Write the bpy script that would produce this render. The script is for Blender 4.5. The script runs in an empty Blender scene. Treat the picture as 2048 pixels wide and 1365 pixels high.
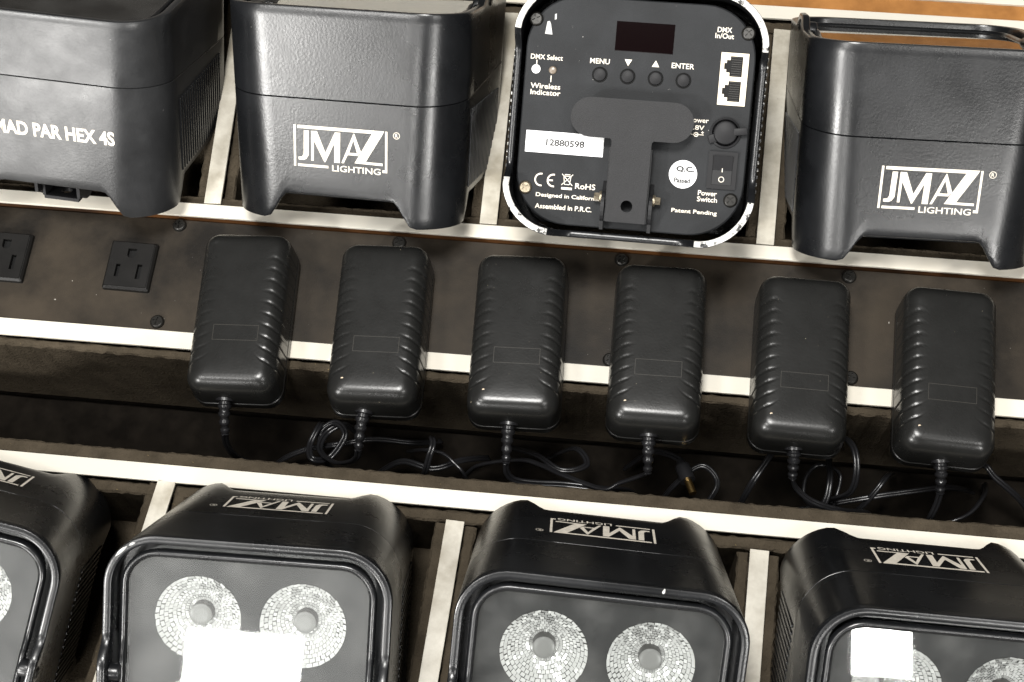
import bpy, bmesh, math, random
from mathutils import Matrix, Vector, noise
S = bpy.context.scene
COL = S.collection
R = math.radians
random.seed(7)

# ------------------------------------------------------------ camera
cd = bpy.data.cameras.new('camera'); cd.sensor_width = 36; cd.lens = 52.734
cd.clip_start = 0.02; cd.clip_end = 50
cam = bpy.data.objects.new('camera', cd); COL.objects.link(cam)
cam.matrix_world = (Matrix.Translation((0, 0, 0.775)) @ Matrix.Rotation(R(12), 4, 'Z')
                    @ Matrix.Rotation(R(23), 4, 'X') @ Matrix.Rotation(R(-6.5), 4, 'Z'))
S.camera = cam
# ------------------------------------------------------------ world, lamps, exposure
W = bpy.data.worlds.new('World'); S.world = W; W.use_nodes = True
W.node_tree.nodes['Background'].inputs[0].default_value = (1.0, 0.96, 0.9, 1)
W.node_tree.nodes['Background'].inputs[1].default_value = 0.05


def area(name, loc, target, sx, sy, watts, color=(1, 0.982, 0.95)):
    l = bpy.data.lights.new(name, 'AREA'); l.shape = 'RECTANGLE'; l.size = sx; l.size_y = sy
    l.energy = watts; l.color = color
    o = bpy.data.objects.new(name, l); COL.objects.link(o); o.location = loc
    o.rotation_euler = (Vector(target) - Vector(loc)).to_track_quat('-Z', 'Y').to_euler()
    return o


def panel(c, x, y, z, sx, sy, watts):
    o = area('panel_lamp', c, (0, 0, 0), sx, sy, watts)
    o.matrix_world = Matrix(((x[0], y[0], z[0], c[0]), (x[1], y[1], z[1], c[1]), (x[2], y[2], z[2], c[2]), (0, 0, 0, 1)))


panel((-.508, -1.613, 1.389), (.9882, -.1269, .0862), (.0087, .6073, .7945), (-.1532, -.7843, .6012), .217, .17, 7)
panel((.711, -1.623, 1.255), (.963, .2196, -.1562), (.0099, .5503, .8349), (.2693, -.8056, .5278), .106, .155, 4.6)
area('key_lamp', (-1.45, -1.25, 1.3), (-0.1, 0.3, 0), 0.2, 0.2, 40)
area('side_lamp', (1.05, -1.4, 1.15), (0.1, 0.3, 0), 0.2, 0.2, 15)
area('ceiling_lamp', (-0.12, 0.2, 1.6), (-0.05, 0.28, 0), 0.36, 0.36, 32)
area('ceiling_lamp', (-0.95, -0.5, 1.9), (-0.15, 0.28, 0), 0.4, 0.4, 18)
area('ceiling_lamp', (0.95, -0.5, 1.9), (0.15, 0.28, 0), 0.4, 0.4, 11)
area('added_low_light', (-1.15, -1.25, 0.34), (-0.33, 0.4, 0.05), 0.5, 0.35, 20)  # unseen low light, added to put a sheen on the top-left fixture
area('bounce_lamp', (-0.8, -2.15, 1.7), (-0.1, 0.25, 0.05), 1.3, 1.2, 10.5)
S.view_settings.view_transform = 'Standard'; S.view_settings.look = 'None'
S.view_settings.exposure = 0.0; S.view_settings.gamma = 1
S.cycles.use_denoising = True
S.cycles.sample_clamp_indirect = 6
S.cycles.max_bounces = 8
S.cycles.transparent_max_bounces = 12
S.cycles.caustics_reflective = False; S.cycles.caustics_refractive = False


# ------------------------------------------------------------ materials
def mat(name, base, rough=0.5, metal=0.0, spec=0.5, var=0.0, vscale=30, bump=0.0, bscale=900, tint=None,
        rvar=0.0, speck=None, coat=0.0):
    """base colour with large-scale mottling (var), fine relief (bump) and optional specks of dust or wear"""
    m = bpy.data.materials.new(name); m.use_nodes = True
    nt = m.node_tree; N = nt.nodes; L = nt.links; b = N['Principled BSDF']
    b.inputs['Base Color'].default_value = (*base, 1); b.inputs['Roughness'].default_value = rough
    b.inputs['Metallic'].default_value = metal; b.inputs['Specular IOR Level'].default_value = spec
    b.inputs['Coat Weight'].default_value = coat
    tc = N.new('ShaderNodeTexCoord'); oi = N.new('ShaderNodeObjectInfo')
    add = N.new('ShaderNodeVectorMath'); add.operation = 'ADD'
    L.new(tc.outputs['Object'], add.inputs[0])
    sc = N.new('ShaderNodeMath'); sc.operation = 'MULTIPLY'; sc.inputs[1].default_value = 5.0
    L.new(oi.outputs['Random'], sc.inputs[0]); L.new(sc.outputs[0], add.inputs[1])
    P = add.outputs[0]
    col = None
    if var:
        n = N.new('ShaderNodeTexNoise'); n.inputs['Scale'].default_value = vscale; n.inputs['Detail'].default_value = 6
        n.inputs['Roughness'].default_value = 0.62
        L.new(P, n.inputs['Vector'])
        rp = N.new('ShaderNodeValToRGB'); rp.color_ramp.elements[0].position = 0.35; rp.color_ramp.elements[1].position = 0.68
        t = tint or base
        rp.color_ramp.elements[0].color = (*[c * (1 - var) for c in t], 1); rp.color_ramp.elements[1].color = (*[min(1, c * (1 + var * 0.4)) for c in base], 1)
        L.new(n.outputs['Fac'], rp.inputs['Fac']); col = rp.outputs['Color']
        if rvar:
            mr = N.new('ShaderNodeMapRange'); mr.inputs['From Min'].default_value = 0.3; mr.inputs['From Max'].default_value = 0.7
            mr.inputs['To Min'].default_value = rough - rvar; mr.inputs['To Max'].default_value = rough + rvar
            L.new(n.outputs['Fac'], mr.inputs['Value']); L.new(mr.outputs[0], b.inputs['Roughness'])
    if speck:
        sscale, thr, scol, det = speck
        n = N.new('ShaderNodeTexNoise'); n.inputs['Scale'].default_value = sscale; n.inputs['Detail'].default_value = det
        n.inputs['Roughness'].default_value = 0.7
        L.new(P, n.inputs['Vector'])
        rp = N.new('ShaderNodeValToRGB'); rp.color_ramp.elements[0].position = thr; rp.color_ramp.elements[1].position = thr + 0.03
        rp.color_ramp.elements[0].color = (0, 0, 0, 1); rp.color_ramp.elements[1].color = (1, 1, 1, 1)
        L.new(n.outputs['Fac'], rp.inputs['Fac'])
        mx = N.new('ShaderNodeMix'); mx.data_type = 'RGBA'
        L.new(rp.outputs['Color'], mx.inputs['Factor'])
        if col: L.new(col, mx.inputs['A'])
        else: mx.inputs['A'].default_value = (*base, 1)
        mx.inputs['B'].default_value = (*scol, 1); col = mx.outputs['Result']
    if col: L.new(col, b.inputs['Base Color'])
    if bump:
        n = N.new('ShaderNodeTexNoise'); n.inputs['Scale'].default_value = bscale; n.inputs['Detail'].default_value = 3
        L.new(P, n.inputs['Vector'])
        bp = N.new('ShaderNodeBump'); bp.inputs['Strength'].default_value = bump; bp.inputs['Distance'].default_value = 0.001
        L.new(n.outputs['Fac'], bp.inputs['Height']); L.new(bp.outputs[0], b.inputs['Normal'])
    return m


def glass_mat():
    m = bpy.data.materials.new('lens_glass'); m.use_nodes = True
    nt = m.node_tree; N = nt.nodes; L = nt.links
    for n in list(N): N.remove(n)
    out = N.new('ShaderNodeOutputMaterial'); tr = N.new('ShaderNodeBsdfTransparent'); gl = N.new('ShaderNodeBsdfGlossy')
    tr.inputs[0].default_value = (0.95, 0.96, 0.955, 1); gl.inputs['Roughness'].default_value = 0.02
    fr = N.new('ShaderNodeFresnel'); fr.inputs[0].default_value = 1.5
    mx = N.new('ShaderNodeMixShader'); L.new(fr.outputs[0], mx.inputs[0]); L.new(tr.outputs[0], mx.inputs[1]); L.new(gl.outputs[0], mx.inputs[2])
    # dust film: faint diffuse haze with smudges
    df = N.new('ShaderNodeBsdfDiffuse'); df.inputs[0].default_value = (0.7, 0.7, 0.68, 1)
    tc = N.new('ShaderNodeTexCoord'); n = N.new('ShaderNodeTexNoise'); n.inputs['Scale'].default_value = 35; n.inputs['Detail'].default_value = 7
    L.new(tc.outputs['Object'], n.inputs['Vector'])
    mr = N.new('ShaderNodeMapRange'); mr.inputs['From Min'].default_value = 0.4; mr.inputs['From Max'].default_value = 0.75
    mr.inputs['To Min'].default_value = 0.01; mr.inputs['To Max'].default_value = 0.045
    L.new(n.outputs['Fac'], mr.inputs['Value'])
    m2 = N.new('ShaderNodeMixShader'); L.new(mr.outputs[0], m2.inputs[0]); L.new(mx.outputs[0], m2.inputs[1]); L.new(df.outputs[0], m2.inputs[2])
    L.new(m2.outputs[0], out.inputs[0])
    return m


M = dict(
    shell=mat('black_moulded_plastic', (0.0075, 0.008, 0.009), 0.28, spec=0.5, var=0.35, vscale=22, bump=0.05, bscale=700, rvar=0.06,
              speck=(900, 0.74, (0.12, 0.12, 0.11), 2)),
    scuffed_sheen=mat('scuffed_sheen_black_plastic', (0.022, 0.0225, 0.0235), 0.33, spec=0.5, var=0.35, vscale=30, bump=0.06, bscale=700, rvar=0.07,
                speck=(60, 0.70, (0.3, 0.3, 0.29), 9)),  # scuffs; base colour also lightened to paint in the face's sheen
    worn=mat('worn_paint_edge', (0.62, 0.61, 0.58), 0.45, spec=0.4, speck=(150, 0.56, (0.03, 0.03, 0.03), 5), bump=0.4, bscale=500),
    chipfin=mat('chipped_fin_paint', (0.02, 0.02, 0.021), 0.4, speck=(330, 0.56, (0.6, 0.59, 0.55), 3)),
    plate=mat('grey_black_base_plate', (0.014, 0.015, 0.0165), 0.6, spec=0.2, var=0.3, vscale=40, bump=0.15, bscale=2200, speck=(420, 0.735, (0.3, 0.29, 0.27), 3)),
    bracket=mat('black_steel_bracket', (0.012, 0.012, 0.013), 0.55, spec=0.25, bump=0.15, bscale=2200, var=0.2, vscale=60, speck=(400, 0.73, (0.25, 0.15, 0.1), 3)),
    gap=mat('matt_black', (0.008, 0.008, 0.008), 0.7, spec=0.2),
    gloss=mat('glossy_black', (0.003, 0.0012, 0.0014), 0.06, spec=0.4),
    button=mat('rubber_button', (0.008, 0.008, 0.009), 0.5, spec=0.2),
    adapter=mat('black_adapter_plastic', (0.011, 0.011, 0.0105), 0.28, spec=0.42, bump=0.04, bscale=800, var=0.12, vscale=70, rvar=0.015, speck=(520, 0.76, (0.25, 0.22, 0.16), 2)),
    cable=mat('black_cable', (0.01, 0.01, 0.011), 0.28, spec=0.5),
    scribe=mat('scribed_line', (0.024, 0.022, 0.018), 0.4),
    brass=mat('brass_tip', (0.75, 0.5, 0.2), 0.25, metal=1.0),
    steel=mat('black_screw', (0.02, 0.019, 0.017), 0.35, metal=0.5),
    zinc=mat('zinc_screw', (0.35, 0.3, 0.22), 0.4, metal=0.9, var=0.5, vscale=300),
    panel=mat('dusty_black_panel', (0.033, 0.0255, 0.0175), 0.5, spec=0.22, var=0.5, vscale=17, tint=(0.019, 0.016, 0.013), bump=0.1, bscale=1500, speck=(300, 0.755, (0.3, 0.28, 0.25), 2), rvar=0.08),
    outlet=mat('outlet_black', (0.008, 0.0075, 0.007), 0.45, spec=0.25, var=0.3, vscale=90, bump=0.08, bscale=1500),
    rail=mat('offwhite_rail', (0.7, 0.65, 0.55), 0.4, spec=0.4, var=0.07, vscale=24, tint=(0.69, 0.66, 0.58), speck=(110, 0.72, (0.34, 0.3, 0.24), 8), bump=0.04, bscale=400),
    stained=mat('stained_offwhite_cap', (0.66, 0.63, 0.55), 0.45, spec=0.4, var=0.3, vscale=32, tint=(0.52, 0.47, 0.37), speck=(150, 0.72, (0.16, 0.13, 0.1), 6), bump=0.05, bscale=400),
    foam=mat('dark_brown_foam', (0.068, 0.055, 0.039), 0.95, spec=0.04, var=0.3, vscale=60, bump=1.0, bscale=700, speck=(500, 0.72, (0.16, 0.12, 0.06), 2)),
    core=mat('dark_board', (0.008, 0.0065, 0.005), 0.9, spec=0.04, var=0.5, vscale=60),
    wood=mat('orange_plywood', (0.42, 0.19, 0.055), 0.4, var=0.4, vscale=18, tint=(0.3, 0.12, 0.03), bump=0.05, bscale=300),
    darkwood=mat('dark_plywood_edge', (0.13, 0.052, 0.015), 0.7, spec=0.2, var=0.75, vscale=5, tint=(0.05, 0.025, 0.012)),
    floor=mat('grey_floor', (0.22, 0.2, 0.18), 0.7, var=0.3, vscale=6),
    glass=glass_mat(),
    lensplate=mat('lens_plate', (0.016, 0.0165, 0.0175), 0.5, spec=0.25, var=0.2, vscale=40),
    silver=mat('faceted_reflector', (0.98, 0.98, 0.97), 0.2, metal=0.4),
    led=mat('frosted_led', (0.2, 0.2, 0.195), 0.3),
    print=mat('white_print', (0.76, 0.7, 0.6), 0.5, spec=0.3, var=0.15, vscale=300),
    paper=mat('white_sticker', (0.82, 0.82, 0.82), 0.5, spec=0.3),
    ink=mat('black_ink', (0.015, 0.015, 0.015), 0.6),
    port=mat('ivory_port', (0.7, 0.62, 0.48), 0.45),
    scratch=mat('scratch_grey', (0.42, 0.42, 0.4), 0.5),
    lamp_dot=mat('indicator_plastic', (0.55, 0.45, 0.33), 0.3),
    dot_dim=mat('indicator_smoke', (0.16, 0.13, 0.1), 0.3),
)


# ------------------------------------------------------------ mesh helpers (all in millimetres)
def mesh(name, V, F, mats, smooth=False, fmat=None, auto=None):
    me = bpy.data.meshes.new(name)
    me.from_pydata([(x * .001, y * .001, z * .001) for x, y, z in V], [], F)
    for m in (mats if isinstance(mats, (list, tuple)) else [mats]): me.materials.append(m)
    if fmat: me.polygons.foreach_set('material_index', fmat)
    bm = bmesh.new(); bm.from_mesh(me); bmesh.ops.recalc_face_normals(bm, faces=bm.faces); bm.to_mesh(me); bm.free()
    if smooth:
        me.polygons.foreach_set('use_smooth', [True] * len(me.polygons))
        if auto is not None: me.set_sharp_from_angle(angle=R(auto))
    me.update()
    return me


def put(name, me, parent=None, loc=(0, 0, 0), rot=(0, 0, 0)):
    o = bpy.data.objects.new(name, me); COL.objects.link(o); o.parent = parent
    o.location = [c * .001 for c in loc]; o.rotation_euler = rot
    return o


def empty(name, label, cat, loc, rot, group=None):
    o = bpy.data.objects.new(name, None); COL.objects.link(o); o.empty_display_size = 0.03
    o.location = [c * .001 for c in loc]; o.rotation_euler = rot
    o['label'] = label; o['category'] = cat
    if group: o['group'] = group
    return o


def box(x0, x1, y0, y1, z0, z1):
    V = [(x, y, z) for z in (z0, z1) for x, y in ((x0, y0), (x1, y0), (x1, y1), (x0, y1))]
    return V, [(0, 3, 2, 1), (4, 5, 6, 7), (0, 1, 5, 4), (1, 2, 6, 5), (2, 3, 7, 6), (3, 0, 4, 7)]


def bevbox(x0, x1, y0, y1, z0, z1, b=0.5):
    """box with chamfered edges"""
    bm = bmesh.new(); V, F = box(x0, x1, y0, y1, z0, z1)
    vs = [bm.verts.new(v) for v in V]; [bm.faces.new([vs[i] for i in f]) for f in F]
    bmesh.ops.bevel(bm, geom=bm.edges[:], offset=b, segments=2, profile=0.6, affect='EDGES')
    V = [tuple(v.co) for v in bm.verts]; F = [tuple(v.index for v in f.verts) for f in bm.faces]
    bm.verts.index_update(); F = [tuple(v.index for v in f.verts) for f in bm.faces]
    bm.free(); return V, F


def join(*parts):
    V, F = [], []
    for v, f in parts:
        o = len(V); V += list(v); F += [tuple(i + o for i in q) for q in f]
    return V, F


def xf(part, m):
    v, f = part; return [tuple(m @ Vector(p)) for p in v], f


def cyl(r, z0, z1, n=20, bev=0.0, r1=None):
    r1 = r if r1 is None else r1
    V, F = [], []
    prof = [(r, z0), (r1, z1)] if not bev else [(r, z0), (r1, z1 - bev), (r1 - bev * .3, z1 - bev * .3), (r1 - bev, z1)]
    for pr, z in prof: V += [(pr * math.cos(2 * math.pi * i / n), pr * math.sin(2 * math.pi * i / n), z) for i in range(n)]
    for k in range(len(prof) - 1): F += [(k * n + i, k * n + (i + 1) % n, (k + 1) * n + (i + 1) % n, (k + 1) * n + i) for i in range(n)]
    F += [tuple(range(n - 1, -1, -1)), tuple(range((len(prof) - 1) * n, len(prof) * n))]
    return V, F


def rrect(ax, ay, r, nc=8, nx=10, ny=10, cx=0, cy=0):
    """rounded rectangle outline, counter-clockwise, points (x, y)"""
    P = []
    def side(p, q, n):
        for i in range(n): t = i / n; P.append((p[0] + (q[0] - p[0]) * t + cx, p[1] + (q[1] - p[1]) * t + cy))
    def arc(ox, oy, a0):
        for i in range(nc): a = a0 + math.pi / 2 * i / nc; P.append((ox + r * math.cos(a) + cx, oy + r * math.sin(a) + cy))
    side((-ax + r, -ay), (ax - r, -ay), nx); arc(ax - r, -ay + r, -math.pi / 2)
    side((ax, -ay + r), (ax, ay - r), ny); arc(ax - r, ay - r, 0)
    side((ax - r, ay), (-ax + r, ay), nx); arc(-ax + r, ay - r, math.pi / 2)
    side((-ax, ay - r), (-ax, -ay + r), ny); arc(-ax + r, -ay + r, math.pi)
    return P


def loft(rings, cap0=True, cap1=True):
    n = len(rings[0]); V = [p for r in rings for p in r]; F = []
    for k in range(len(rings) - 1):
        F += [(k * n + i, k * n + (i + 1) % n, (k + 1) * n + (i + 1) % n, (k + 1) * n + i) for i in range(n)]
    if cap0: F.append(tuple(range(n - 1, -1, -1)))
    if cap1: F.append(tuple(range((len(rings) - 1) * n, len(rings) * n)))
    return V, F


def holed(outer, holes, z0, z1):
    """flat slab with outline and holes (lists of x, y)"""
    bm = bmesh.new()
    loops = []
    for lp in [outer] + holes:
        vs = [bm.verts.new((x, y, z1)) for x, y in lp]; loops.append(vs)
        for i in range(len(vs)): bm.edges.new((vs[i], vs[(i + 1) % len(vs)]))
    bmesh.ops.triangle_fill(bm, use_beauty=True, use_dissolve=False, edges=bm.edges[:])
    if z0 != z1:
        ex = bmesh.ops.extrude_face_region(bm, geom=bm.faces[:])
        bmesh.ops.translate(bm, verts=[g for g in ex['geom'] if isinstance(g, bmesh.types.BMVert)], vec=(0, 0, z0 - z1))
    bm.verts.index_update()
    V = [tuple(v.co) for v in bm.verts]; F = [tuple(v.index for v in f.verts) for f in bm.faces]; bm.free()
    return V, F


def circ(r, n=24, cx=0, cy=0): return [(cx + r * math.cos(2 * math.pi * i / n), cy + r * math.sin(2 * math.pi * i / n)) for i in range(n)]


def prism(poly, z0, z1):
    n = len(poly); V = [(x, y, z0) for x, y in poly] + [(x, y, z1) for x, y in poly]
    return V, [tuple(range(n - 1, -1, -1)), tuple(range(n, 2 * n))] + [(i, (i + 1) % n, n + (i + 1) % n, n + i) for i in range(n)]


def smooth_path(P, k=8):
    P = [Vector(p) for p in P]; out = []
    for i in range(len(P) - 1):
        a = P[max(0, i - 1)]; b = P[i]; c = P[i + 1]; d = P[min(len(P) - 1, i + 2)]
        for j in range(k):
            t = j / k
            out.append(0.5 * ((2 * b) + (c - a) * t + (2 * a - 5 * b + 4 * c - d) * t * t + (3 * b - a - 3 * c + d) * t ** 3))
    out.append(P[-1]); return out


def tube(P, r, n=8, twin=0.0):
    """round cable along a path; twin > 0 lays two strands side by side"""
    parts = []
    for off in ((-twin, twin) if twin else (0,)):
        rings = []; up = Vector((0.15, 0.3, 1)).normalized()
        for i, p in enumerate(P):
            t = (P[min(i + 1, len(P) - 1)] - P[max(i - 1, 0)]).normalized()
            s = t.cross(up)
            if s.length < 1e-3: s = t.cross(Vector((1, 0, 0)))
            s.normalize(); u = s.cross(t).normalized(); up = u
            rr = r[i] if isinstance(r, list) else r
            rings.append([tuple(p + s * off + (s * math.cos(2 * math.pi * k / n) + u * math.sin(2 * math.pi * k / n)) * rr) for k in range(n)])
        parts.append(loft(rings))
    return join(*parts)


def text_part(body, width=None, height=None, bold=0.0, depth=0.12, spacing=1.0):
    """lettering as geometry, centred, fitted to a width and/or a cap height in mm; returns (V, F)"""
    c = bpy.data.curves.new('lettering', 'FONT'); c.body = body; c.size = 10; c.offset = bold; c.space_character = spacing
    c.align_x = 'CENTER'; c.resolution_u = 3
    o = bpy.data.objects.new('lettering', c); COL.objects.link(o)
    dg = bpy.context.evaluated_depsgraph_get(); dg.update()
    me = bpy.data.meshes.new_from_object(o.evaluated_get(dg))
    V = [tuple(v.co) for v in me.vertices]; F = [tuple(p.vertices) for p in me.polygons]
    bpy.data.objects.remove(o); bpy.data.curves.remove(c); bpy.data.meshes.remove(me)
    x0 = min(v[0] for v in V); x1 = max(v[0] for v in V); y0 = min(v[1] for v in V); y1 = max(v[1] for v in V)
    sx = width / (x1 - x0) if width else None; sy = height / (y1 - y0) if height else None
    if sx is None: sx = sy
    if sy is None: sy = sx
    top = [((x - (x0 + x1) / 2) * sx, (y - (y0 + y1) / 2) * sy, depth) for x, y, z in V]
    return top, F


def text_mesh(name, body, material, **k):
    V, F = text_part(body, **k); return mesh(name, V, F, material)


def struct_noise(x, y, z, s): return noise.noise(Vector((x * s, y * s, z * s)))


# ------------------------------------------------------------ the flight case
case = empty('flight_case', 'open flight case with off-white edge rails, dark foam-lined slots and black outlet panel', 'flight case', (0, 300, -120), (0, 0, 0))
CO = Vector((0, 300, -120))
CX = lambda p: ([tuple(Vector(v) - CO) for v in p[0]], p[1])


def cpart(name, part, material, parent=case, smooth=False):
    return put(name, mesh(name, *CX(part), material, smooth), parent)


def foam_bar(x0, x1, y0, y1, z0, z1, rag=0.7, step=3.0):
    """strip of cut foam with a ragged top edge; runs along its longer side"""
    alongx = (x1 - x0) > (y1 - y0); Ln = (x1 - x0) if alongx else (y1 - y0); n = max(2, int(Ln / step)); rings = []
    for i in range(n + 1):
        t = (x0 if alongx else y0) + Ln * i / n; j = lambda: random.uniform(-rag, rag)
        a0, a1 = (y0, y1) if alongx else (x0, x1)
        prof = [(a0, z0), (a0 + j() * .6, z1 - 1.2), (a0 + 1.0 + j() * .5, z1 + j() * .4), ((a0 + a1) / 2, z1 + j() * .5), (a1 - 1.0 + j() * .5, z1 + j() * .4), (a1 + j() * .6, z1 - 1.2), (a1, z0)]
        rings.append([(t, p, z) if alongx else (p, t, z) for p, z in prof])
    return loft(rings)


XL, XR = -600, 420
# long rails (off-white edge strips) with their board walls under them
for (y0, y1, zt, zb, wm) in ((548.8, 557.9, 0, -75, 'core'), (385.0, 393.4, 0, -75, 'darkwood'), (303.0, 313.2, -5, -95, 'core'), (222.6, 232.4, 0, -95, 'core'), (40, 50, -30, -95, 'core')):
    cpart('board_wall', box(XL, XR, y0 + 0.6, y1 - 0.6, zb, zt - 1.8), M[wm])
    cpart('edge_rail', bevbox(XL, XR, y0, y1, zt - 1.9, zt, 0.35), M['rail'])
cpart('plywood_lip', box(XL, XR, 558.2, 569.0, -75, -1.2), M['wood'])
cpart('outer_edge_rail', bevbox(XL, XR, 569.1, 596, -3, 0.4, 0.5), M['rail'])
cpart('outer_wall', box(XL, XR, 570, 595, -118, -3.2), M['wood'])
for x0 in (XL - 12, XR): cpart('end_wall', box(x0, x0 + 12, 40, 596, -118, -3), M['core'])
cpart('case_bottom', box(XL, XR, 40, 596, -119, -113), M['core'])
# foam along the long walls
cpart('foam_lining', foam_bar(XL, XR, 541.5, 548.6, -75, -3.5), M['foam'])
cpart('foam_lining', foam_bar(XL, XR, 393.6, 400.6, -75, -4), M['foam'])
cpart('foam_lining', foam_bar(XL, XR, 297.8, 302.8, -90, -8), M['foam'])
cpart('foam_lining', foam_bar(XL, XR, 232.6, 240.6, -90, -3), M['foam'])
cpart('foam_lining', foam_bar(XL, XR, 215.6, 222.4, -75, -5), M['foam'])
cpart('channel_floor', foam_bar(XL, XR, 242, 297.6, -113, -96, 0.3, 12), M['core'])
# dividers: board core, off-white cap, foam on both sides
def divider(x, y0, y1, yc0, yc1, rot):
    d = put('divider', mesh('divider', *box(-4.6, 4.6, y0 - (y0 + y1) / 2, y1 - (y0 + y1) / 2, -75, -1.9), M['core']), case,
            Vector((x, (y0 + y1) / 2, 0)) - CO, (0, 0, R(rot)))
    ym = (y0 + y1) / 2
    put('edge_cap', mesh('edge_cap', *bevbox(-5, 5, yc0 - ym, yc1 - ym, -1.85, 0.0, 0.3), M['stained']), d)
    for s in (-1, 1):
        a, b = (4.8, 11.2) if s > 0 else (-11.2, -4.8)
        put('foam_lining', mesh('foam_lining', *foam_bar(a, b, yc0 - ym + 1, yc1 - ym - 1, -75, -5), M['foam']), d)


for x, rot in ((-424, 2), (-257.5, 2.6), (-91.2, 0.9), (72.2, -1.8), (238, 0)):
    divider(x, 401, 541, 394.2, 541, rot)
for x, rot, top in ((-424, -4, 223.6), (-257.6, -6.5, 223.6), (-91.2, -2.5, 215.6), (71.8, -1.7, 214.5), (236, 0, 215)):
    divider(x, 60, 212, 60, top, rot)
# foam pads the fixtures rest on
for x0, x1, z in ((-418, -264, -40), (-251, -98, -57), (-85, 66, -28), (78, 232, -59), (244, 410, -59)):
    cpart('foam_pad', foam_bar(x0, x1, 401, 541, -112, z, 0.3, 20), M['foam'])
for x0, x1 in ((-418, -264), (-251, -98), (-85, 66), (78, 230), (244, 410)):
    cpart('foam_pad', foam_bar(x0, x1, 52, 216, -112, -66, 0.3, 20), M['foam'])

# outlet panel
PZ = -6.0
panel = cpart('power_panel', bevbox(XL, XR, 313.6, 384.8, PZ - 2, PZ, 0.3), M['panel'])
cpart('panel_support', box(XL, XR, 314, 384.4, -75, PZ - 2.1), M['core'])


def outlet_part():
    def slot(x, y, w, h): return [(x - w / 2, y - h / 2), (x + w / 2, y - h / 2), (x + w / 2, y + h / 2), (x - w / 2, y + h / 2)]
    ground = [(-2.6, 10.2), (-2.6, 6.6)] + [(2.6 * math.cos(a), 6.6 + 2.6 * math.sin(a)) for a in [math.pi + math.pi * i / 8 for i in range(1, 8)]] + [(2.6, 6.6), (2.6, 10.2)]
    holes = [ground, slot(-6.4, -4.2, 2.6, 8.0), slot(6.4, -4.2, 2.9, 9.4)]
    top = holed(rrect(12.4, 14.0, 0.8, 3, 2, 2), holes, 2.6, 4.2)
    sk = loft([[(x, y, 0) for x, y in rrect(14.0, 15.6, 1.0, 3, 2, 2)], [(x, y, 2.2) for x, y in rrect(13.8, 15.4, 1.0, 3, 2, 2)], [(x, y, 3.4) for x, y in rrect(12.7, 14.3, 0.9, 3, 2, 2)], [(x, y, 3.5) for x, y in rrect(12.2, 13.8, 0.8, 3, 2, 2)]], True, False)
    floor = box(-12, 12, -13.5, 13.5, -0.5, 0.6)
    V, F = join(top, sk, floor); return V, F, [0] * (len(F) - 6) + [1] * 6


ov, of, om = outlet_part(); outlet_me = mesh('outlet', ov, of, [M['outlet'], M['gap']], False, om)
for x in (-371.6, -295.9): put('outlet', outlet_me, panel, Vector((x, 351.5, PZ)) - CO, (0, 0, R(random.uniform(-.6, .6))))


def screw_part(r=4.2, h=2.0, arm=2.4, w=0.9):
    """pan head with a cross recess"""
    cross = []
    for k in range(4):
        a = k * math.pi / 2; c, s = math.cos(a), math.sin(a)
        for x, y in ((w / 2, w / 2 * -1), (arm, -w / 2), (arm, w / 2)): cross.append((x * c - y * s, x * s + y * c))
    top = holed(circ(r * .72, 20), [cross], h - 0.9, h)
    rings = [[(x, y, z) for x, y in circ(rr, 20)] for rr, z in ((r, 0), (r, 0.5), (r * .93, h * .68), (r * .8, h * .93), (r * .72, h))]
    return join(loft(rings, True, False), top, cyl(arm * 1.1, h - 1.3, h - 1.0, 12))


screw_me = mesh('screw', *screw_part(), M['steel'], True, auto=35)
for x, y in ((-272.6, 382.2), (-141, 381.4), (-11.1, 381.4), (118.4, 381.4), (-404, 382), (-273.6, 319.6), (120.4, 319.4), (-12.9, 318.6)):
    put('screw', screw_me, panel, Vector((x, y - 1.2, PZ)) - CO, (0, 0, random.uniform(0, 1.5)))

# floor the case stands on
fl = put('floor', mesh('floor', *box(-3000, 3000, -3000, 3000, -140, -119.5), M['floor'])); fl['kind'] = 'structure'

# ------------------------------------------------------------ uplight fixture: shared meshes
WB, WT, H = 65.4, 67.8, 117.76
half = lambda z: WB + (WT - WB) * z / H
ARCH = 15.0


def sstep(a, b, x):
    t = max(0, min(1, (x - a) / (b - a))); return t * t * (3 - 2 * t)


def out(z, inset=0, ns=26):
    a = half(z) - inset; return rrect(a, a, max(3, 29.0 - inset - z * .035), 12, ns, ns)


OUT0, OUTH = out(0), out(H)


def at_z(zf, inset=0.0):
    """ring on the tapering wall with its own height at every point"""
    res = []
    for (x0, y0), (x1, y1) in zip(OUT0, OUTH):
        z = zf((x0 + x1) / 2, (y0 + y1) / 2); t = z / H; x = x0 + (x1 - x0) * t; y = y0 + (y1 - y0) * t
        k = 1 - inset / math.hypot(x, y); res.append((x * k, y * k, z))
    return res


def foot_z(x, y):
    m = min(abs(x), abs(y)); return ARCH * (1 - sstep(29.5, 42.5, m))


seam_z = lambda y: 74.3 + y / 65 * 5.7


def ring_fn(inset, zf, zref):
    return [(x, y, zf(x, y)) for x, y in out(zref, inset)]


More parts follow.
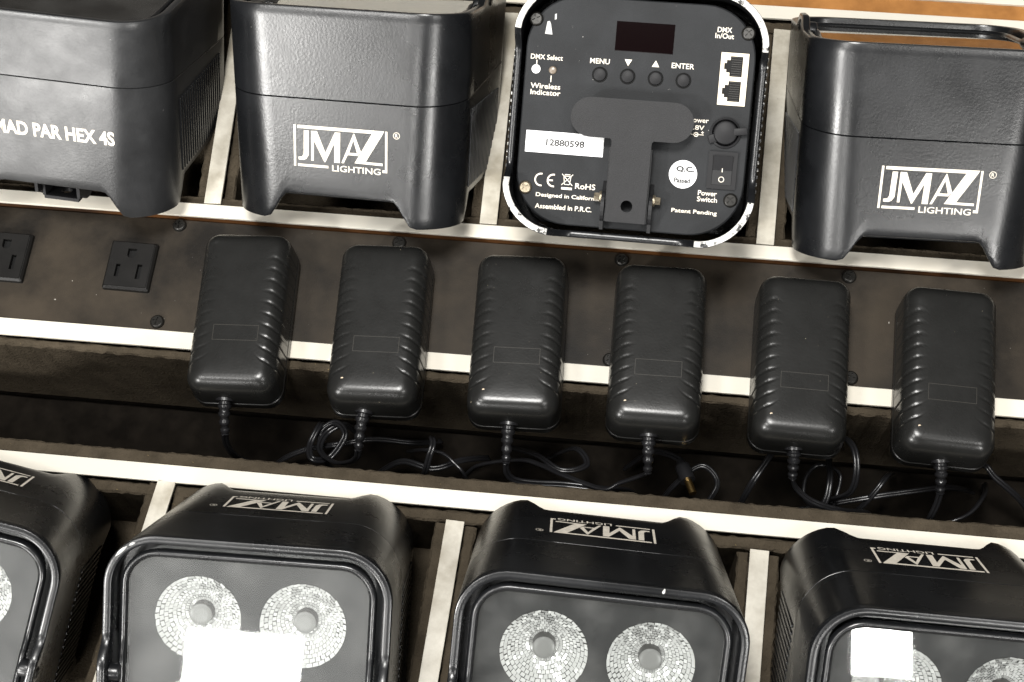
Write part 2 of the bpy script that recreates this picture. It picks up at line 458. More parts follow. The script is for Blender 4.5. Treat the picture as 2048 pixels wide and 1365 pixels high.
def lower_housing():
    rings = [ring_fn(3.4, lambda x, y: 24, 24), ring_fn(3.4, lambda x, y: foot_z(x, y) + .8, 4), ring_fn(2.6, lambda x, y: foot_z(x, y) + .1, 2),
             ring_fn(0.9, lambda x, y: foot_z(x, y), 2), ring_fn(0.25, lambda x, y: foot_z(x, y) + .35, 2), ring_fn(0, lambda x, y: foot_z(x, y) + 1.2, 3)]
    for k in (0.08, 0.2, 0.4, 0.6, 0.8, 0.97):
        rings.append(at_z(lambda x, y: foot_z(x, y) + 1.2 + (seam_z(y) - 0.6 - foot_z(x, y) - 1.2) * k))
    rings.append(at_z(lambda x, y: seam_z(y) - .25)); rings.append(at_z(lambda x, y: seam_z(y) - .05, .25)); rings.append(at_z(lambda x, y: seam_z(y), 3.5))
    V, F = loft(rings, False, False)
    n = len(rings[0]); nf = len(F); fm = [1 if (k // n) in (1, 2, 3) and V[2 * n + k % n][2] < 3 + 4 * struct_noise(V[k % n][0], V[k % n][1], 0, .12) else 0 for k in range(nf)]
    return V, F, fm


def ear(x, y):
    if abs(x) < 50: return 0
    return 7.0 * (1 - sstep(7, 17, abs(y)))


def head_shell():
    rings = [at_z(lambda x, y: seam_z(y) + .3, 3.5), at_z(lambda x, y: seam_z(y) + .35, .2), at_z(lambda x, y: seam_z(y) + .6, -.05)]
    for k in (.3, .6, .9): rings.append(at_z(lambda x, y: seam_z(y) + .8 + (H - 1.2 - seam_z(y) - .8) * k, -.05 * (1 - k)))
    e = lambda dz: (lambda x, y: H + dz + ear(x, y))
    rings += [ring_fn(0, e(-1.2), H), ring_fn(.35, e(-.3), H), ring_fn(1.1, e(0), H), ring_fn(3.0, e(0), H), ring_fn(3.8, e(-.35), H), ring_fn(4.1, e(-1.2), H),
              ring_fn(4.3, lambda x, y: H - 9, H), ring_fn(4.4, lambda x, y: H - 13, H), ring_fn(13, lambda x, y: H - 13.2, H)]
    return loft(rings, False, False)


def handle_ring():
    c = 9.3; prof = []
    for a in [2 * math.pi * i / 10 for i in range(10)]: prof.append((c + 1.8 * math.cos(a), -5.0 + 2.3 * math.sin(a)))
    rings = [[(x, y, H + dz + 2.0 * (1 - sstep(6, 16, abs(y))) * (abs(x) > 45)) for x, y in out(H, ins)] for ins, dz in prof]
    V, F = loft(rings + [rings[0]], False, False); return V, F


RC = [(-25, -26.2), (25, -26.2), (-25, 24), (25, 24)]


def reflector_part():
    """bowl of small flat mirror facets, each tilted its own way"""
    nr, ns = 9, 40; rnd = random.Random(3); V = []; F = []
    zz = lambda r: -13 * (1 - (r / 20.6) ** 1.7)
    rr = lambda k: 20.6 + (5.4 - 20.6) * k / nr
    for k in range(nr):
        for i in range(ns):
            o = .5 * (k % 2); q = []
            tr, ta = rnd.uniform(-.42, .42), rnd.uniform(-.42, .42)
            for dk, di in ((.05, .06), (.05, .94), (.95, .94), (.95, .06)):
                a = 2 * math.pi * (i + di + o) / ns; r = rr(k + dk)
                z = zz(r) + tr * (dk - .5) * 1.7 + ta * (di - .5) * r * .157 + .25
                q.append((r * math.cos(a), r * math.sin(a), z))
            n = len(V); V += q; F.append((n, n + 1, n + 2, n + 3))
    back = loft([[(x, y, zz(r) - 1.0) for x, y in circ(r, ns)] for r in (20.7, 14, 9, 5.3)], False, True)
    fm = [0] * len(F) + [1] * len(back[1]); V, F = join((V, F), back); return V, F, fm


def led_part():
    prof = [(5.6, -15), (5.4, -5.4), (5.2, -4.9), (4.9, -4.75), (3.0, -4.7)]
    V, F = loft([[(x, y, z) for x, y in circ(r, 24)] for r, z in prof]); return V, F, [1 if k < 24 else 0 for k in range(len(F))]


def fins_part(s):
    parts = []
    for k in range(19):
        y = -34.2 + 3.8 * k; z0, z1 = 19.5, 64
        parts.append(xf(bevbox(-1.0, 0.6, -0.8, 0.8, 0, z1 - z0, .25), Matrix.Translation((half(z0), y, z0)) @ Matrix.Rotation(math.atan((WT - WB) / H), 4, 'Y')))
    p = join(*parts)
    return p if s > 0 else xf(p, Matrix.Rotation(math.pi, 4, 'Z'))


FX = {}
hv, hf, hm = lower_housing()
FX['lower'] = mesh('lower_housing', hv, hf, [M['shell'], M['shell']], True, hm, 40)
FX['lower_worn'] = mesh('lower_housing', hv, hf, [M['shell'], M['worn']], True, hm, 40)
FX['lower_scuffed_sheen'] = mesh('lower_housing', hv, hf, [M['scuffed_sheen'], M['scuffed_sheen']], True, hm, 40)
FX['head'] = mesh('head_shell', *head_shell(), M['shell'], True, auto=40)
FX['head_scuffed_sheen'] = mesh('head_shell', *head_shell(), M['scuffed_sheen'], True, auto=40)
FX['ring'] = mesh('handle_ring', *handle_ring(), M['shell'], True)
FX['lplate'] = mesh('lens_plate', *holed(out(H, 10.5, 6), [circ(20.8, 26, *c) for c in RC], 0, 0), M['lensplate'])
FX['glass'] = mesh('lens_glass', *loft([[(x, y, z) for x, y in out(H, 11.2, 6)] for z in (0, 1.4)]), M['glass'])
rv, rf, rm = reflector_part(); FX['refl'] = mesh('reflector', rv, rf, [M['silver'], M['steel']], False, rm)
lv, lf, lm = led_part(); FX['led'] = mesh('led', lv, lf, [M['led'], M['steel']], True, lm, 50)
FX['fins'] = {s: mesh('side_fins', *fins_part(s), M['shell']) for s in (-1, 1)}
FX['fins_worn'] = {s: mesh('side_fins', *fins_part(s), M['chipfin']) for s in (-1, 1)}
FX['base'] = mesh('base_plate', *loft([[(x, y, z) for x, y in rrect(a, a, 27, 10, 6, 6)] for a, z in ((59.4, 24), (59.4, 13.6), (58.8, 13.0))]), M['plate'])
FX['knob'] = mesh('pivot_knob', *cyl(4.4, 0, 5, 24, 1.2), M['shell'], True, auto=40)
FX['pscrew'] = mesh('pivot_screw', *screw_part(3.2, 1.2, 1.7, .7), M['steel'], True, auto=35)


def stem_part():
    c, s = math.cos, math.sin
    o = [(-10.3, 55.5), (-10.3, 14.5)] + [(-10.3 - 2 + 2 * c(a), 14.5 - 0 + 2 * s(a)) for a in (-.5, -1.0)] + [(-13.5, 12.8)]
    head = [(-22.2 + 10.2 * c(a), 2.6 + 10.2 * s(a)) for a in [math.pi / 2 + math.pi * i / 12 for i in range(13)]]
    head2 = [(20.8 + 10.2 * c(a), 2.6 + 10.2 * s(a)) for a in [-math.pi / 2 + math.pi * i / 12 for i in range(13)]]
    right = [(13.5, 12.8)] + [(12.3 - 2 * c(a), 14.5 + 2 * s(a)) for a in (-1.0, -.5)] + [(10.3, 14.5), (10.3, 55.5)]
    t = holed(o + head + head2 + right, [circ(3.1, 18, 0.2, 47)], 1.2, 3.2)
    fl = [bevbox(s * 10.2 - .9, s * 10.2 + .9, 17, 55.4, 3.0, 10.5, .3) for s in (-1, 1)]
    return join(t, *fl)


FX['bracket'] = mesh('tilt_bracket', *stem_part(), M['bracket'])


def lug_part():
    poly = [(34, 13.5), (60, 13.5), (60, 7)] + [(48 + 8 * math.cos(a), 8 + 6.5 * math.sin(a)) for a in [-math.pi * i / 10 for i in range(1, 10)]] + [(40, 8)]
    return prism([(y, z) for y, z in poly], -.9, .9)


lug = xf(lug_part(), Matrix(((0, 0, 1, 0), (1, 0, 0, 0), (0, 1, 0, 0), (0, 0, 0, 1))))
FX['lug'] = mesh('bracket_lug', *lug, M['bracket'])
FX['bolt'] = mesh('pivot_bolt', *join(cyl(3.0, 0, 1.2, 20, .3), xf(cyl(2.2, 1.2, 4, 6, .4), Matrix.Identity(4))), M['zinc'], True, auto=35)


def logo_mesh():
    """block-letter emblem inside a bracket frame, 53 mm wide; origin at the frame's centre"""
    LW, LH = 53.0, 23.0
    P = lambda *q: [((X - 428) / 524 * LW - LW / 2, ((940 + (X - 428) * .083) - Y) / 232 * LH - LH / 2) for X, Y in q]
    polys = [P((428, 940), (440, 941), (440, 709), (428, 708)), P((940, 982), (952, 983), (952, 752), (940, 751)), P((926, 981), (939.9, 982), (939.9, 967), (926, 966)),
             P((450, 728), (450, 711), (934, 750), (925, 768)),
             P((455, 906), (453, 890), (474, 889), (483, 874), (486, 742), (514, 744), (511, 882), (498, 902), (484, 908)),
             P((526, 912), (540, 913), (542, 800), (600, 921), (606, 921), (657, 815), (655, 924), (687, 926), (690, 757), (660, 755), (606, 868), (560, 748), (527, 745)),
             P((696, 926), (709, 927), (731, 881), (789, 886), (800, 869), (806, 866), (768, 762), (764, 762)),
             P((770, 927), (926, 943), (926, 929), (832, 920), (925, 768.2), (866, 763)),
             P((450, 942), (622, 956), (622, 942), (450, 928))]
    # open triangle inside the A
    A = P((739, 868), (784, 871), (763, 800))
    parts = []
    for i, pl in enumerate(polys):
        if i == 6: parts.append(holed(pl, [A], .12, .12))
        else: parts.append(([(x, y, .12) for x, y in pl], [tuple(range(len(pl)))]))
    t, f = text_part('LIGHTING', width=27.5, height=3.5, bold=.12, depth=.12)
    parts.append(([(x + 9.0, y - LH / 2 + .35, z) for x, y, z in t], f))
    cxr, cyr = (1002 - 428) / 524 * LW - LW / 2, LH / 2 - 1.9
    parts.append(xf(holed(circ(1.9, 20), [circ(1.6, 20)], .12, .12), Matrix.Translation((cxr, cyr, 0))))
    t, f = text_part('R', height=1.9, bold=.1, depth=.12); parts.append(([(x + cxr, y + cyr, z) for x, y, z in t], f))
    return mesh('logo', *join(*parts), M['print'])


FX['logo'] = logo_mesh()
FX['model_text'] = text_mesh('model_lettering', 'MAD PAR HEX 4S', M['print'], width=69, height=8.6, bold=.32, depth=.12)
TILT = math.atan((WT - WB) / H)


def fixture(label, pose, flip=False, worn=False, scuffed_sheen=False, lens=True):
    root = empty('uplight_fixture', label, 'uplight', pose[3:], (R(pose[0]), R(pose[1]), R(pose[2])), 'uplights in the case slots')
    if flip: root.matrix_basis = root.matrix_basis @ Matrix.Rotation(math.pi, 4, 'Z')
    lo = put('lower_housing', FX['lower_worn' if worn else 'lower_scuffed_sheen' if scuffed_sheen else 'lower'], root)
    he = put('head_shell', FX['head_scuffed_sheen' if scuffed_sheen else 'head'], root)
    z = 42.5; put('logo', FX['logo'], lo, (1.15, -half(z) - .03, z), (R(90) + TILT, 0, 0))
    if flip: z = 49.5; put('model_lettering', FX['model_text'], lo, (-5.4, half(z) + .03, z), (R(90) + TILT, 0, math.pi))
    for s in (-1, 1):
        put('side_fins', FX['fins_worn' if worn else 'fins'][s], lo)
        put('pivot_knob', FX['knob'], he, (s * (WT - 4.4), 0, H - 1.5), (0, -s * math.pi / 2, 0))
        put('pivot_screw', FX['pscrew'], he, (s * (WT - .3), 0, H + 1.0), (0, s * math.pi / 2, 0))
    base = put('base_plate', FX['base'], root)
    put('tilt_bracket', FX['bracket'], root)
    for s in (-1, 1):
        l = put('bracket_lug', FX['lug'], root, (s * 12.4, 0, 0))
        put('pivot_bolt', FX['bolt'], l, (s * .9, 43, 8), (0, s * math.pi / 2, 0))
    if lens:
        put('handle_ring', FX['ring'], root)
        put('lens_plate', FX['lplate'], root, (0, 0, H - 10.5))
        put('lens_glass', FX['glass'], root, (0, 0, H - 5.5))
        for c in RC:
            r = put('reflector', FX['refl'], root, (c[0], c[1], H - 10.5), (0, 0, random.uniform(0, 6)))
            put('led', FX['led'], r)
    return root, base


fixture('black uplight lying at the top left, its face reading MAD PAR HEX 4S', (-35.0, .34, -3.17, -331.0, 421.3, -8.0), flip=True, scuffed_sheen=True)
fixture('black uplight leaning back with white upright logo, left of the upturned one', (-47.57, -4.42, -3.30, -161.81, 411.27, -8.98))
f3, base3 = fixture('upturned black uplight with its base, buttons, ports and bracket facing up', (208.58, -1.0, -1.12, -9.58, 406.85, 109.61), worn=True)
fixture('black uplight leaning back with white upright logo, right of the upturned one', (-49.5, .82, 1.49, 146.95, 412.28, -14.9))
fixture('black uplight lens-up at the lower left corner, mostly cut off', (-29.68, -11.48, 173.03, -351.65, 173.87, -27.08))
b2, _ = fixture('black uplight lens-up in the second lower slot, square lamp glare on its glass', (-30.94, -2.08, 181.43, -174.38, 168.44, -28.48))
b3, _ = fixture('black uplight lens-up in the lower middle slot, rim chipped, no lamp reflection', (-34.24, -3.51, 179.73, -11.80, 173.95, -28.85))
fixture('black uplight lens-up at the lower right corner with inverted logo', (-34.66, -3.32, 180.68, 148.25, 172.18, -21.04))

# nicks where the paint is gone from the rims


def nick(root, x, y, ln, wd, ang):
    head = [c for c in root.children if c.name.startswith('head_shell')][0]
    pts = [(ln * math.cos(a) * (1 + .25 * math.sin(3 * a)), wd * math.sin(a)) for a in [2 * math.pi * i / 14 for i in range(14)]]
    put('paint_nick', mesh('paint_nick', *prism(pts, -.4, .12), M['scratch']), head, (x, y, H), (0, 0, ang))


nick(b3, -25.8, -66.3, .6, 1.3, -.25)
nick(b2, 59.6, -59.4, 3.4, .7, .78); nick(b2, 54.5, -63.2, 1.5, .5, .5)

# ------------------------------------------------------------ controls on the upturned base
BZ = 13.0
FLIP = (math.pi, 0, 0)


def on_base(name, me, u, v, dz=0.0):
    return put(name, me, base3, (.99485 * u + .00259 * v + 1.43, -(1.00574 * v + .01774 * u - .62), BZ - dz), FLIP)


def flat(name, part, material): return mesh(name, *part, material)


def btext(body, u, v, w=None, h=None, bold=.1, name='lettering', material='print'):
    return on_base(name, text_mesh(name, body, M[material], width=w, height=h, bold=bold, depth=.1), u, v)


on_base('display_window', mesh('display_window', *bevbox(-15.1, 15.1, -7.6, 7.6, -2, .25, .2), M['gloss']), .2, 40.8)
btn = mesh('button', *cyl(3.3, -1, 1.5, 24, .5), M['button'], True, auto=40)
brim = mesh('button_well', *loft([[(x, y, .05) for x, y in circ(4.1, 24)], [(x, y, .3) for x, y in circ(3.9, 24)], [(x, y, .1) for x, y in circ(3.5, 24)]], False, True), M['gap'])
for u, v in ((-21.6, 20.8), (-7.0, 20.6), (7.6, 20.3), (22.1, 20.0)):
    on_base('button', btn, u, v); on_base('button_well', brim, u, v)
btext('MENU', -22.1, 27.7, 10.2, 2.7); btext('ENTER', 21.2, 27.4, 11.6, 2.7)
tri = mesh('arrow_mark', [(-1.9, -1.6, .1), (1.9, -1.6, .1), (0, 1.7, .1)], [(0, 1, 2)], M['print'])
on_base('arrow_mark', tri, 7.0, 27.8); o = on_base('arrow_mark', tri, -7.3, 27.7); o.rotation_euler = (math.pi, 0, math.pi)
btext('DMX Select', -50.1, 28.3, 16.8, 2.6); btext('Wireless', -49.6, 13.4, 15.6, 2.7); btext('Indicator', -49.3, 10.1, 15.8, 2.7)
dot = mesh('indicator_dot', *cyl(2.4, -.5, 1.0, 20, .5), M['paper'], True, auto=45)
on_base('select_button', dot, -55.2, 22.0)
on_base('indicator_lamp', mesh('indicator_lamp', *cyl(2.1, -.5, 1.3, 20, .8), M['dot_dim'], True, auto=60), -46.4, 21.8)
ln = lambda w, h: mesh('leader_line', *box(-w / 2, w / 2, -h / 2, h / 2, 0, .1), M['print'])
on_base('leader_line', ln(.45, 2.2), -55.2, 25.6); on_base('leader_line', ln(.45, 3.4), -47.0, 17.3)
btext('DMX', 41.0, 46.8, 7.4, 2.6); btext('In/Out', 41.2, 43.7, 9.6, 2.7)


def port_part():
    def rj(cy):   # socket outline, keyed to the left
        return [(-2.2, cy - 5.2), (4.2, cy - 5.2), (4.2, cy + 5.2), (-2.2, cy + 5.2), (-2.2, cy + 3.2), (-4.0, cy + 3.2), (-4.0, cy + 1.6), (-5.2, cy + 1.6), (-5.2, cy - 1.6), (-4.0, cy - 1.6), (-4.0, cy - 3.2), (-2.2, cy - 3.2)]
    return holed([(-7.1, -13.4), (7.1, -13.4), (7.1, 13.4), (-7.1, 13.4)], [rj(6.5), rj(-6.2)], -1.5, .9)


on_base('network_port', mesh('network_port', *port_part(), M['port']), 47.6, 22.0)
on_base('port_cavity', mesh('port_cavity', *box(-6.8, 6.8, -13, 13, .02, .12), M['gap']), 47.6, 22.0)
con = [bevbox(-1.6, 3.6, cy + k * 1.15 - .2, cy + k * 1.15 + .2, .12, .5, .08) for cy in (6.5, -6.2) for k in range(-4, 5)]
on_base('port_contacts', mesh('port_contacts', *join(*con), M['steel']), 47.6, 22.0)
btext('Power', 32.2, .4, 9.8, 2.5); btext('16.8V', 30.5, -3.4, 9.4, 2.4, .12)
sym = join(holed(circ(1.25, 18), [circ(.85, 18)], .1, .1), ([(x, y, .1) for x, y in circ(.45, 12)], [tuple(range(12))]), *[([(a, -.15, .1), (b, -.15, .1), (b, .15, .1), (a, .15, .1)], [(0, 1, 2, 3)]) for a, b in ((-4.2, -1.25), (.45, 4.0))], ([(2.6, 1.05, .1), (3.9, 1.05, .1), (3.9, 1.35, .1), (2.6, 1.35, .1)], [(0, 1, 2, 3)]), ([(3.1, .55, .1), (3.4, .55, .1), (3.4, 1.85, .1), (3.1, 1.85, .1)], [(0, 1, 2, 3)]))
on_base('polarity_mark', mesh('polarity_mark', *sym, M['print']), 31.2, -7.0)
# rubber socket cap: collar, round cap with a pull tab
capm = join(loft([[(x, y, z) for x, y in circ(r, 28)] for r, z in ((8.0, 0), (7.9, 1.2), (7.0, 1.6), (6.6, .9))], True, False), cyl(6.2, 0, 4.2, 28, 1.4))
tab = xf(bevbox(4, 11.2, -1.9, 1.9, 2.0, 4.6, .8), Matrix.Rotation(R(8), 4, 'Z')); tab2 = xf(bevbox(-9.2, -4, -3.2, 1.2, .6, 2.2, .6), Matrix.Rotation(R(20), 4, 'Z'))
on_base('socket_cap', mesh('socket_cap', *join(capm, tab, tab2), M['button'], True, auto=40), 46.3, -5.4)
# rocker switch
fr = holed([(-7.4, -9.6), (7.4, -9.6), (7.4, 9.6), (-7.4, 9.6)], [[(-5.2, -7.5), (5.2, -7.5), (5.2, 7.5), (-5.2, 7.5)]], -.5, 1.6)
on_base('switch_frame', mesh('switch_frame', *fr, M['button']), 46.5, -24.7)
rk = prism([(-7.4, 0), (-7.4, 1.8), (0, .9), (7.4, 3.2), (7.4, 0)], -5.0, 5.0)
rk = xf(rk, Matrix(((0, 0, 1, 0), (1, 0, 0, 0), (0, 1, 0, 0), (0, 0, 0, 1))))
on_base('rocker_switch', mesh('rocker_switch', *rk, M['button']), 46.5, -24.7)
on_base('on_mark', ln(.4, 2.0), 46.5, -24.6, 1.25)
on_base('off_mark', mesh('off_mark', *holed(circ(1.5, 20), [circ(1.15, 20)], .1, .1), M['print']), 46.4, -29.3, 1.65)
btext('Power', 40.0, -36.8, 9.8, 2.6); btext('Switch', 40.1, -40.0, 10.4, 2.6); btext('Patent Pending', 34.0, -47.0, 23.6, 2.7)
on_base('inspection_sticker', mesh('inspection_sticker', *prism(circ(7.3, 40), 0, .12), M['paper']), 26.4, -27.8)
btext('Q.C.', 27.4, -25.3, 9.6, 3.4, .55, material='ink').location.z -= .00015
btext('Passed', 26.2, -31.0, 8.4, 2.7, .35, material='ink').location.z -= .00015
o = on_base('sticker_rule', mesh('sticker_rule', *box(-5.4, 5.4, -.1, .1, 0, .06), M['ink']), 26.4, -28.6, .14)
on_base('serial_sticker', mesh('serial_sticker', *box(-20.5, 20.5, -5.6, 5.6, 0, .15), M['paper']), -37.0, -15.6)
btext('12880598', -36.6, -15.6, 20.2, 3.6, .3, name='serial_number', material='ink').location.z -= .0002


def arc_strip(r0, r1, a0, a1, n=16):
    V = []; F = []
    for i in range(n + 1):
        a = R(a0 + (a1 - a0) * i / n); V += [(r0 * math.cos(a), r0 * math.sin(a), .1), (r1 * math.cos(a), r1 * math.sin(a), .1)]
    return V, [(2 * i, 2 * i + 1, 2 * i + 3, 2 * i + 2) for i in range(n)]


mv = lambda p, x, y: ([(a + x, b + y, c) for a, b, c in p[0]], p[1])
bar = lambda x0, y0, x1, y1: ([(x0, y0, .1), (x1, y0, .1), (x1, y1, .1), (x0, y1, .1)], [(0, 1, 2, 3)])
ce = join(mv(arc_strip(2.7, 3.5, 80, 280), -1.6, 0), mv(arc_strip(2.7, 3.5, 80, 280), 5.0, 0), bar(1.6, -.4, 4.7, .4))
on_base('conformity_mark', mesh('conformity_mark', *ce, M['print']), -46.2, -35.0)


def seg(x0, y0, x1, y1, w=.35):
    d = Vector((x1 - x0, y1 - y0)).normalized() * (w / 2); nx, ny = -d.y, d.x
    return [(x0 + nx, y0 + ny, .1), (x1 + nx, y1 + ny, .1), (x1 - nx, y1 - ny, .1), (x0 - nx, y0 - ny, .1)], [(0, 1, 2, 3)]


binm = join(seg(-2.9, 3.2, 2.9, -2.6), seg(2.9, 3.2, -2.9, -2.6), seg(-1.9, 2.2, -1.3, -2.2), seg(1.9, 2.2, 1.3, -2.2), seg(-1.3, -2.2, 1.3, -2.2), seg(-2.2, 2.2, 2.2, 2.2), seg(-1.5, 3.0, 1.5, 3.0), bar(-2.8, -4.9, 2.8, -3.7))
on_base('recycling_mark', mesh('recycling_mark', *binm, M['print']), -33.9, -34.6)
btext('RoHS', -24.1, -37.3, 10.6, 3.0); btext('Designed in California', -33.0, -43.3, 33.6, 2.7, .16); btext('Assembled in P.R.C.', -34.8, -48.9, 30.0, 2.6, .16)
ps = mesh('plate_screw', *screw_part(3.7, 1.6, 2.2, .9), M['steel'], True, auto=35); pz = mesh('plate_screw', *screw_part(3.5, 1.6, 2.2, .9), M['zinc'], True, auto=35)
for u, v, me in ((-57.2, 47.6, ps), (53.3, 45.6, ps), (-55.8, -39.5, pz), (52.2, -39.7, ps)):
    on_base('plate_screw', me, u, v).rotation_euler = (math.pi, 0, random.uniform(0, 1.5))
on_base('paint_chip', mesh('paint_chip', [(-1.7, -3.2, .08), (2.2, -3.4, .08), (1.0, 2.0, .08), (.3, 3.5, .08), (-.9, 3.2, .08)], [(0, 1, 2, 3, 4)], M['scratch']), -50.4, 43.4)
on_base('paint_chip', mesh('paint_chip', [(-.4, -1.6, .08), (.6, -1.2, .08), (.4, 1.7, .08), (-.5, 1.2, .08)], [(0, 1, 2, 3)], M['scratch']), -47.2, 49.2)

# ------------------------------------------------------------ power adapters
AH = 30.5     # body height


def adapter_housing():
    ax, ay, rc = 25.6, 48.6, 9.5
    prof = [(1.2, 0), (.3, .3), (0, 1.0), (0, 6.2), (.45, 6.5), (.45, 7.1), (.1, 7.4), (.2, 12), (.4, 17), (.6, 20.0)]
    for i in range(1, 9):
        a = math.pi / 2 * i / 8; prof.append((.6 + 8.6 * (1 - math.cos(a)), 20 + 10.2 * math.sin(a)))
    prof += [(11.5, 30.35), (14, 30.45), (18, 30.5)]
    rings = []
    for ins, z in prof:
        r = max(2.0, rc - ins * .75); pts = rrect(ax - ins, ay - ins, r, 7, 10, 180); ring = []
        for x, y in pts:
            zz = z; dx = 0
            if abs(x) > ax - ins - .5 - (0 if ins < 12 else 3) and abs(y) < 36 and z > 9 and ins < 12.5:
                ph = ((y + 36 - .5 * ins) / 6.9) % 1.0
                k = sstep(0.0, .09, ph) * (1 - sstep(.10, .34, ph))
                wz = sstep(9, 14, z) * (1 - sstep(8.5, 12.2, ins)) * sstep(36, 33, abs(y)) if True else 0
                wz = sstep(9, 14, z) * (1 - sstep(6.5, 10.5, ins)) * (1 - sstep(33.5, 36, abs(y)))
                d = .6 * k * wz
                dx = -math.copysign(d * (1 if ins < 4 else .4), x); zz = z - d * (0 if ins < 2 else min(1, ins / 6))
            ring.append((x + dx, y, zz))
        rings.append(ring)
    return loft(rings)


A_me = mesh('housing', *adapter_housing(), M['adapter'], True, auto=50)
w_, h_, t_ = 12.6, 4.6, .28
frame_me = mesh('label_frame', *holed([(-w_, -h_), (w_, -h_), (w_, h_), (-w_, h_)], [[(-w_ + t_, -h_ + t_), (w_ - t_, -h_ + t_), (w_ - t_, h_ - t_), (-w_ + t_, h_ - t_)]], 0, .08), M['scribe'])
led_on = mesh('indicator_light', *cyl(1.35, -1, .55, 16, .5), M['lamp_dot'], True, auto=60)
led_off = mesh('indicator_light', *cyl(1.5, -1, .4, 16, .4), M['gap'], True, auto=60)
ADP = [  # x, y, rotation, start of relief, end of relief, cable path, label
    (-219.6, 318.4, 3.0, (-222.3, 272, 7), (-221.7, 254.2, -4), [(-221.7, 254.2, -4), (-223.2, 252.8, -14), (-223.4, 252, -30), (-222.1, 254.2, -48), (-216, 258.3, -70), (-205, 262, -84)], 'leftmost black power adapter, next to the empty outlet'),
    (-141.2, 318.2, 2.4, (-144.3, 272, 7), (-146.4, 251.6, -4), [(-146.4, 251.6, -4), (-147.9, 250, -12), (-153.9, 250.9, -25), (-165.9, 254.5, -40), (-178.4, 266, -55), (-177.4, 277.8, -60), (-167.4, 285.1, -62), (-160, 285, -84)], 'black power adapter second from the left in the row'),
    (-64, 318.2, 2.0, (-64.4, 272, 7), (-64.5, 251.7, -4), [(-64.5, 251.7, -4), (-64, 248.4, -12), (-59.7, 247, -20), (-48.2, 247.5, -24), (-32.2, 248.8, -26), (-11.2, 248.7, -28), (4.2, 253.6, -45), (12, 256, -80)], 'black power adapter third from the left, cord running right along the foam'),
    (12.8, 318.2, .6, (11.6, 272, 7), (12.6, 252.7, -4), [(12.6, 252.7, -4), (9.3, 252.7, -10), (-1.8, 250.2, -18), (-11.2, 247.1, -22), (-32.8, 255.2, -30), (-46.5, 263.2, -40), (-60.4, 268.8, -50), (-84.6, 268.5, -65), (-95, 266, -84)], 'black power adapter fourth from the left, cord running left along the foam'),
    (90.8, 317.4, -.6, (89.2, 271, 7), (90.3, 257, -4), [(90.3, 257, -4), (93.3, 254.1, -12), (101.2, 250.1, -18), (111, 248, -22), (122.2, 248.2, -28), (139.5, 254.3, -50), (145, 257, -84)], 'black power adapter second from the right in the row'),
    (168.4, 317.2, -1.6, (166.4, 271, 7), (168.5, 255.7, -4), [(168.5, 255.7, -4), (168.1, 251.3, -10), (166.6, 246.6, -18), (166.7, 245.5, -34), (168, 248, -84)], 'rightmost black power adapter in the row'),
]
AZ = -4.4
for i, (x, y, rot, r0, r1, path, label) in enumerate(ADP):
    a = empty('power_adapter', label, 'power adapter', (x, y, AZ), (0, 0, R(rot)), 'adapters plugged into the outlet panel')
    inv = Matrix.Rotation(R(-rot), 4, 'Z'); O = Vector((x, y, AZ))
    loc = lambda p: inv @ (Vector(p) - O)
    h = put('housing', A_me, a)
    put('label_frame', frame_me, h, (.8, -15.5 if i < 3 else -16, AH - .02))
    put('indicator_light', led_off if i == 0 else led_on, h, (-15.6, -36.4, AH - .9), (R(14), 0, 0))
    # strain relief: collar, then a ribbed tapering sleeve
    A0, A1 = loc(r0), loc(r1); P = []; rr = []
    P.append(A0 + (A0 - A1) * .2); rr.append(4.8)
    mid = A0.lerp(A1, .5) + Vector((0, 0, 2.2)); ctrl = [A0, mid, A1]
    sp = smooth_path(ctrl, 16)
    for k, p in enumerate(sp):
        t = k / (len(sp) - 1); base_r = 4.2 - 2.2 * t
        rr.append(5.3 if t < .16 else base_r + (.3 if (int(t * 11) % 2) else -.5)); P.append(p)
    put('strain_relief', mesh('strain_relief', *tube(P, rr, 14), M['cable'], True, auto=45), a)
    put('cable', mesh('cable', *tube(smooth_path([loc(p) for p in path], 8), 1.05, 8, .95), M['cable'], True), a)

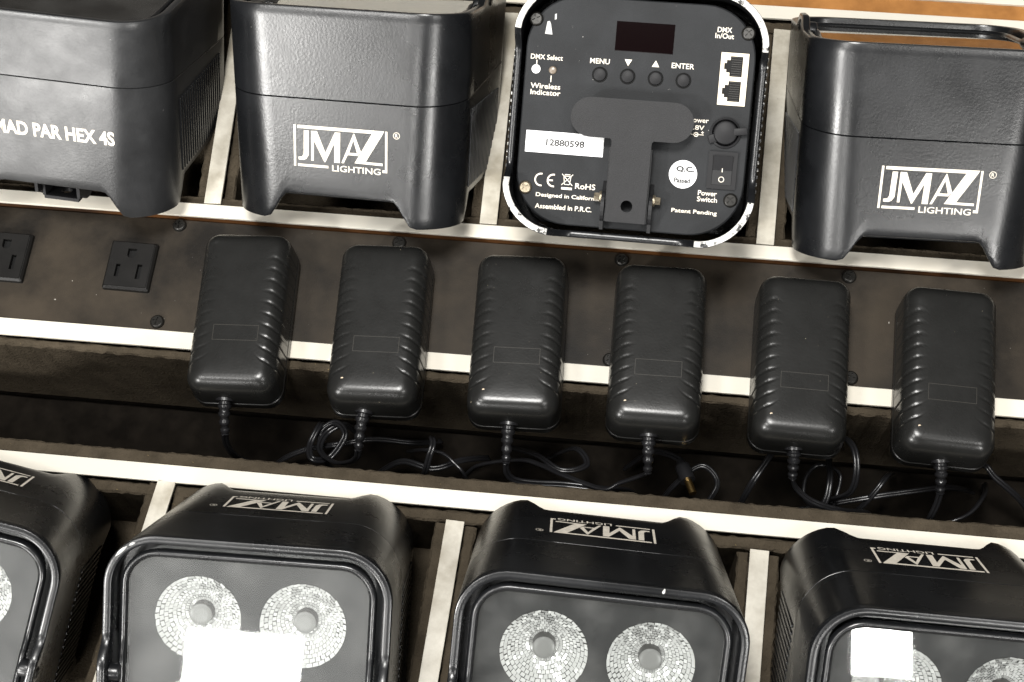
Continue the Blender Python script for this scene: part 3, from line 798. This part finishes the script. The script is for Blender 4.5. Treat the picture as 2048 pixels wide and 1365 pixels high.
# loose cords lying in the channel
LOOSE = [
    ('thin black cord running straight across the channel behind the second adapter', [(-214, 262, -90), (-204, 266, -78), (-190, 271, -72), (-170, 274, -66), (-149.6, 279, -66), (-126, 281, -72), (-112, 288, -86)], .9),
    ('short black cord bent over between the second and third adapters', [(-114, 284, -72), (-110.9, 272.6, -35), (-108.9, 266.7, -28), (-110.4, 259.2, -30), (-112.9, 253.2, -40), (-116.6, 254.8, -60), (-116, 257, -84)], .9),
    ('thin black cord curving down to the foam left of the third adapter', [(-130, 276, -75), (-116.8, 271.6, -55), (-105.6, 268.7, -50), (-97, 262.5, -50), (-91.6, 257.9, -55), (-88, 254, -82)], 0),
    ('black cord arching out beside the second adapter from the right', [(100, 297, -70), (109.7, 295.7, -45), (120, 291.9, -30), (125.6, 282.8, -22), (127.5, 269.9, -24), (125.8, 261.6, -35), (117.8, 262.6, -55), (112, 266, -84)], .9),
    ('small black cord coil under the second adapter from the right', [(115, 289.3, -50), (116.1, 271.2, -45), (113, 257.1, -50), (104.3, 262.9, -60), (103.9, 274.8, -55), (110.7, 280.7, -48), (123.1, 278.1, -55), (120.8, 261.4, -60), (122, 255, -84)], .8),
    ('black cord slanting down left of the second adapter from the right', [(86, 290, -60), (82.8, 283, -40), (77.3, 272.9, -38), (71.7, 263.3, -42), (67.6, 256.5, -60), (66, 254, -84)], .8),
    ('black cord lying across the channel floor left of the rightmost adapter', [(91.5, 258.7, -78), (129.8, 265.2, -62), (161.9, 272.3, -58), (187.3, 279.5, -65), (205, 284, -84)], .8),
    ('black cord showing right of the rightmost adapter', [(190, 294, -70), (202.3, 289.6, -50), (209.1, 282.8, -50), (225.4, 274, -60), (240, 268, -84)], .9),
    ('tangled black cord bundle left of the second adapter plug', [(-185, 290, -80), (-181.4, 282.4, -58), (-185, 268.9, -56), (-181.3, 259.2, -52), (-172.4, 262.9, -58), (-164.8, 276.2, -54), (-172.3, 284.1, -56), (-181, 277.5, -60), (-176, 262, -66), (-160, 258, -84)], .9),
]
LOOSE += [
    ('low black cord lying on the channel floor left of the third adapter', [(-150, 262, -86), (-132, 268, -70), (-112, 264, -66), (-96, 272, -70), (-82, 280, -86)], .9),
    ('black cord loop under the third adapter', [(-70, 288, -86), (-52, 276, -60), (-36, 266, -54), (-22, 272, -58), (-30, 284, -66), (-48, 282, -86)], .9),
    ('black cord loop right of the fourth adapter plug', [(20, 258, -86), (30, 266, -62), (44, 276, -54), (54, 268, -58), (48, 256, -66), (40, 250, -86)], .9),
    ('black cord crossing the channel right of the arching cord', [(128, 256, -86), (140, 266, -60), (150, 280, -56), (158, 292, -86)], .9),
    ('black cord behind the rightmost adapter plug', [(172, 262, -86), (182, 256, -60), (196, 262, -56), (206, 276, -62), (212, 290, -86)], .9),
]
for label, path, tw in LOOSE:
    O = Vector(path[0])
    o = put('loose_wire', mesh('loose_wire', *tube(smooth_path([Vector(p) - O for p in path], 8), 1.05, 8, tw), M['cable'], True), None, O)
    o['label'] = label; o['category'] = 'cable'; o['group'] = 'loose cords in the channel'
O = Vector((14.1, 283.5, -60))
pc = empty('plug_cord', 'black cord ending in a barrel plug with a gold tip, right of the fourth adapter', 'cable', O, (0, 0, 0), 'loose cords in the channel')
put('cord', mesh('cord', *tube(smooth_path([Vector(p) - O for p in [(0, 280, -84), (14.1, 283.5, -60), (24, 280, -50), (31, 275.5, -45)]], 8), 1.05, 8, .9), M['cable'], True), pc)
d0, d1 = Vector((31, 275.5, -45)) - O, Vector((36.3, 262.4, -42)) - O
put('barrel_plug', mesh('barrel_plug', *tube([d0, d0.lerp(d1, .3), d0.lerp(d1, .32), d1], [2.2, 3.2, 4.4, 4.4], 16), M['cable'], True, auto=45), pc)
put('plug_tip', mesh('plug_tip', *tube([d1 + (d1 - d0) * -.02, d1 + (d1 - d0) * .6], 2.1, 16), M['brass'], True, auto=45), pc)
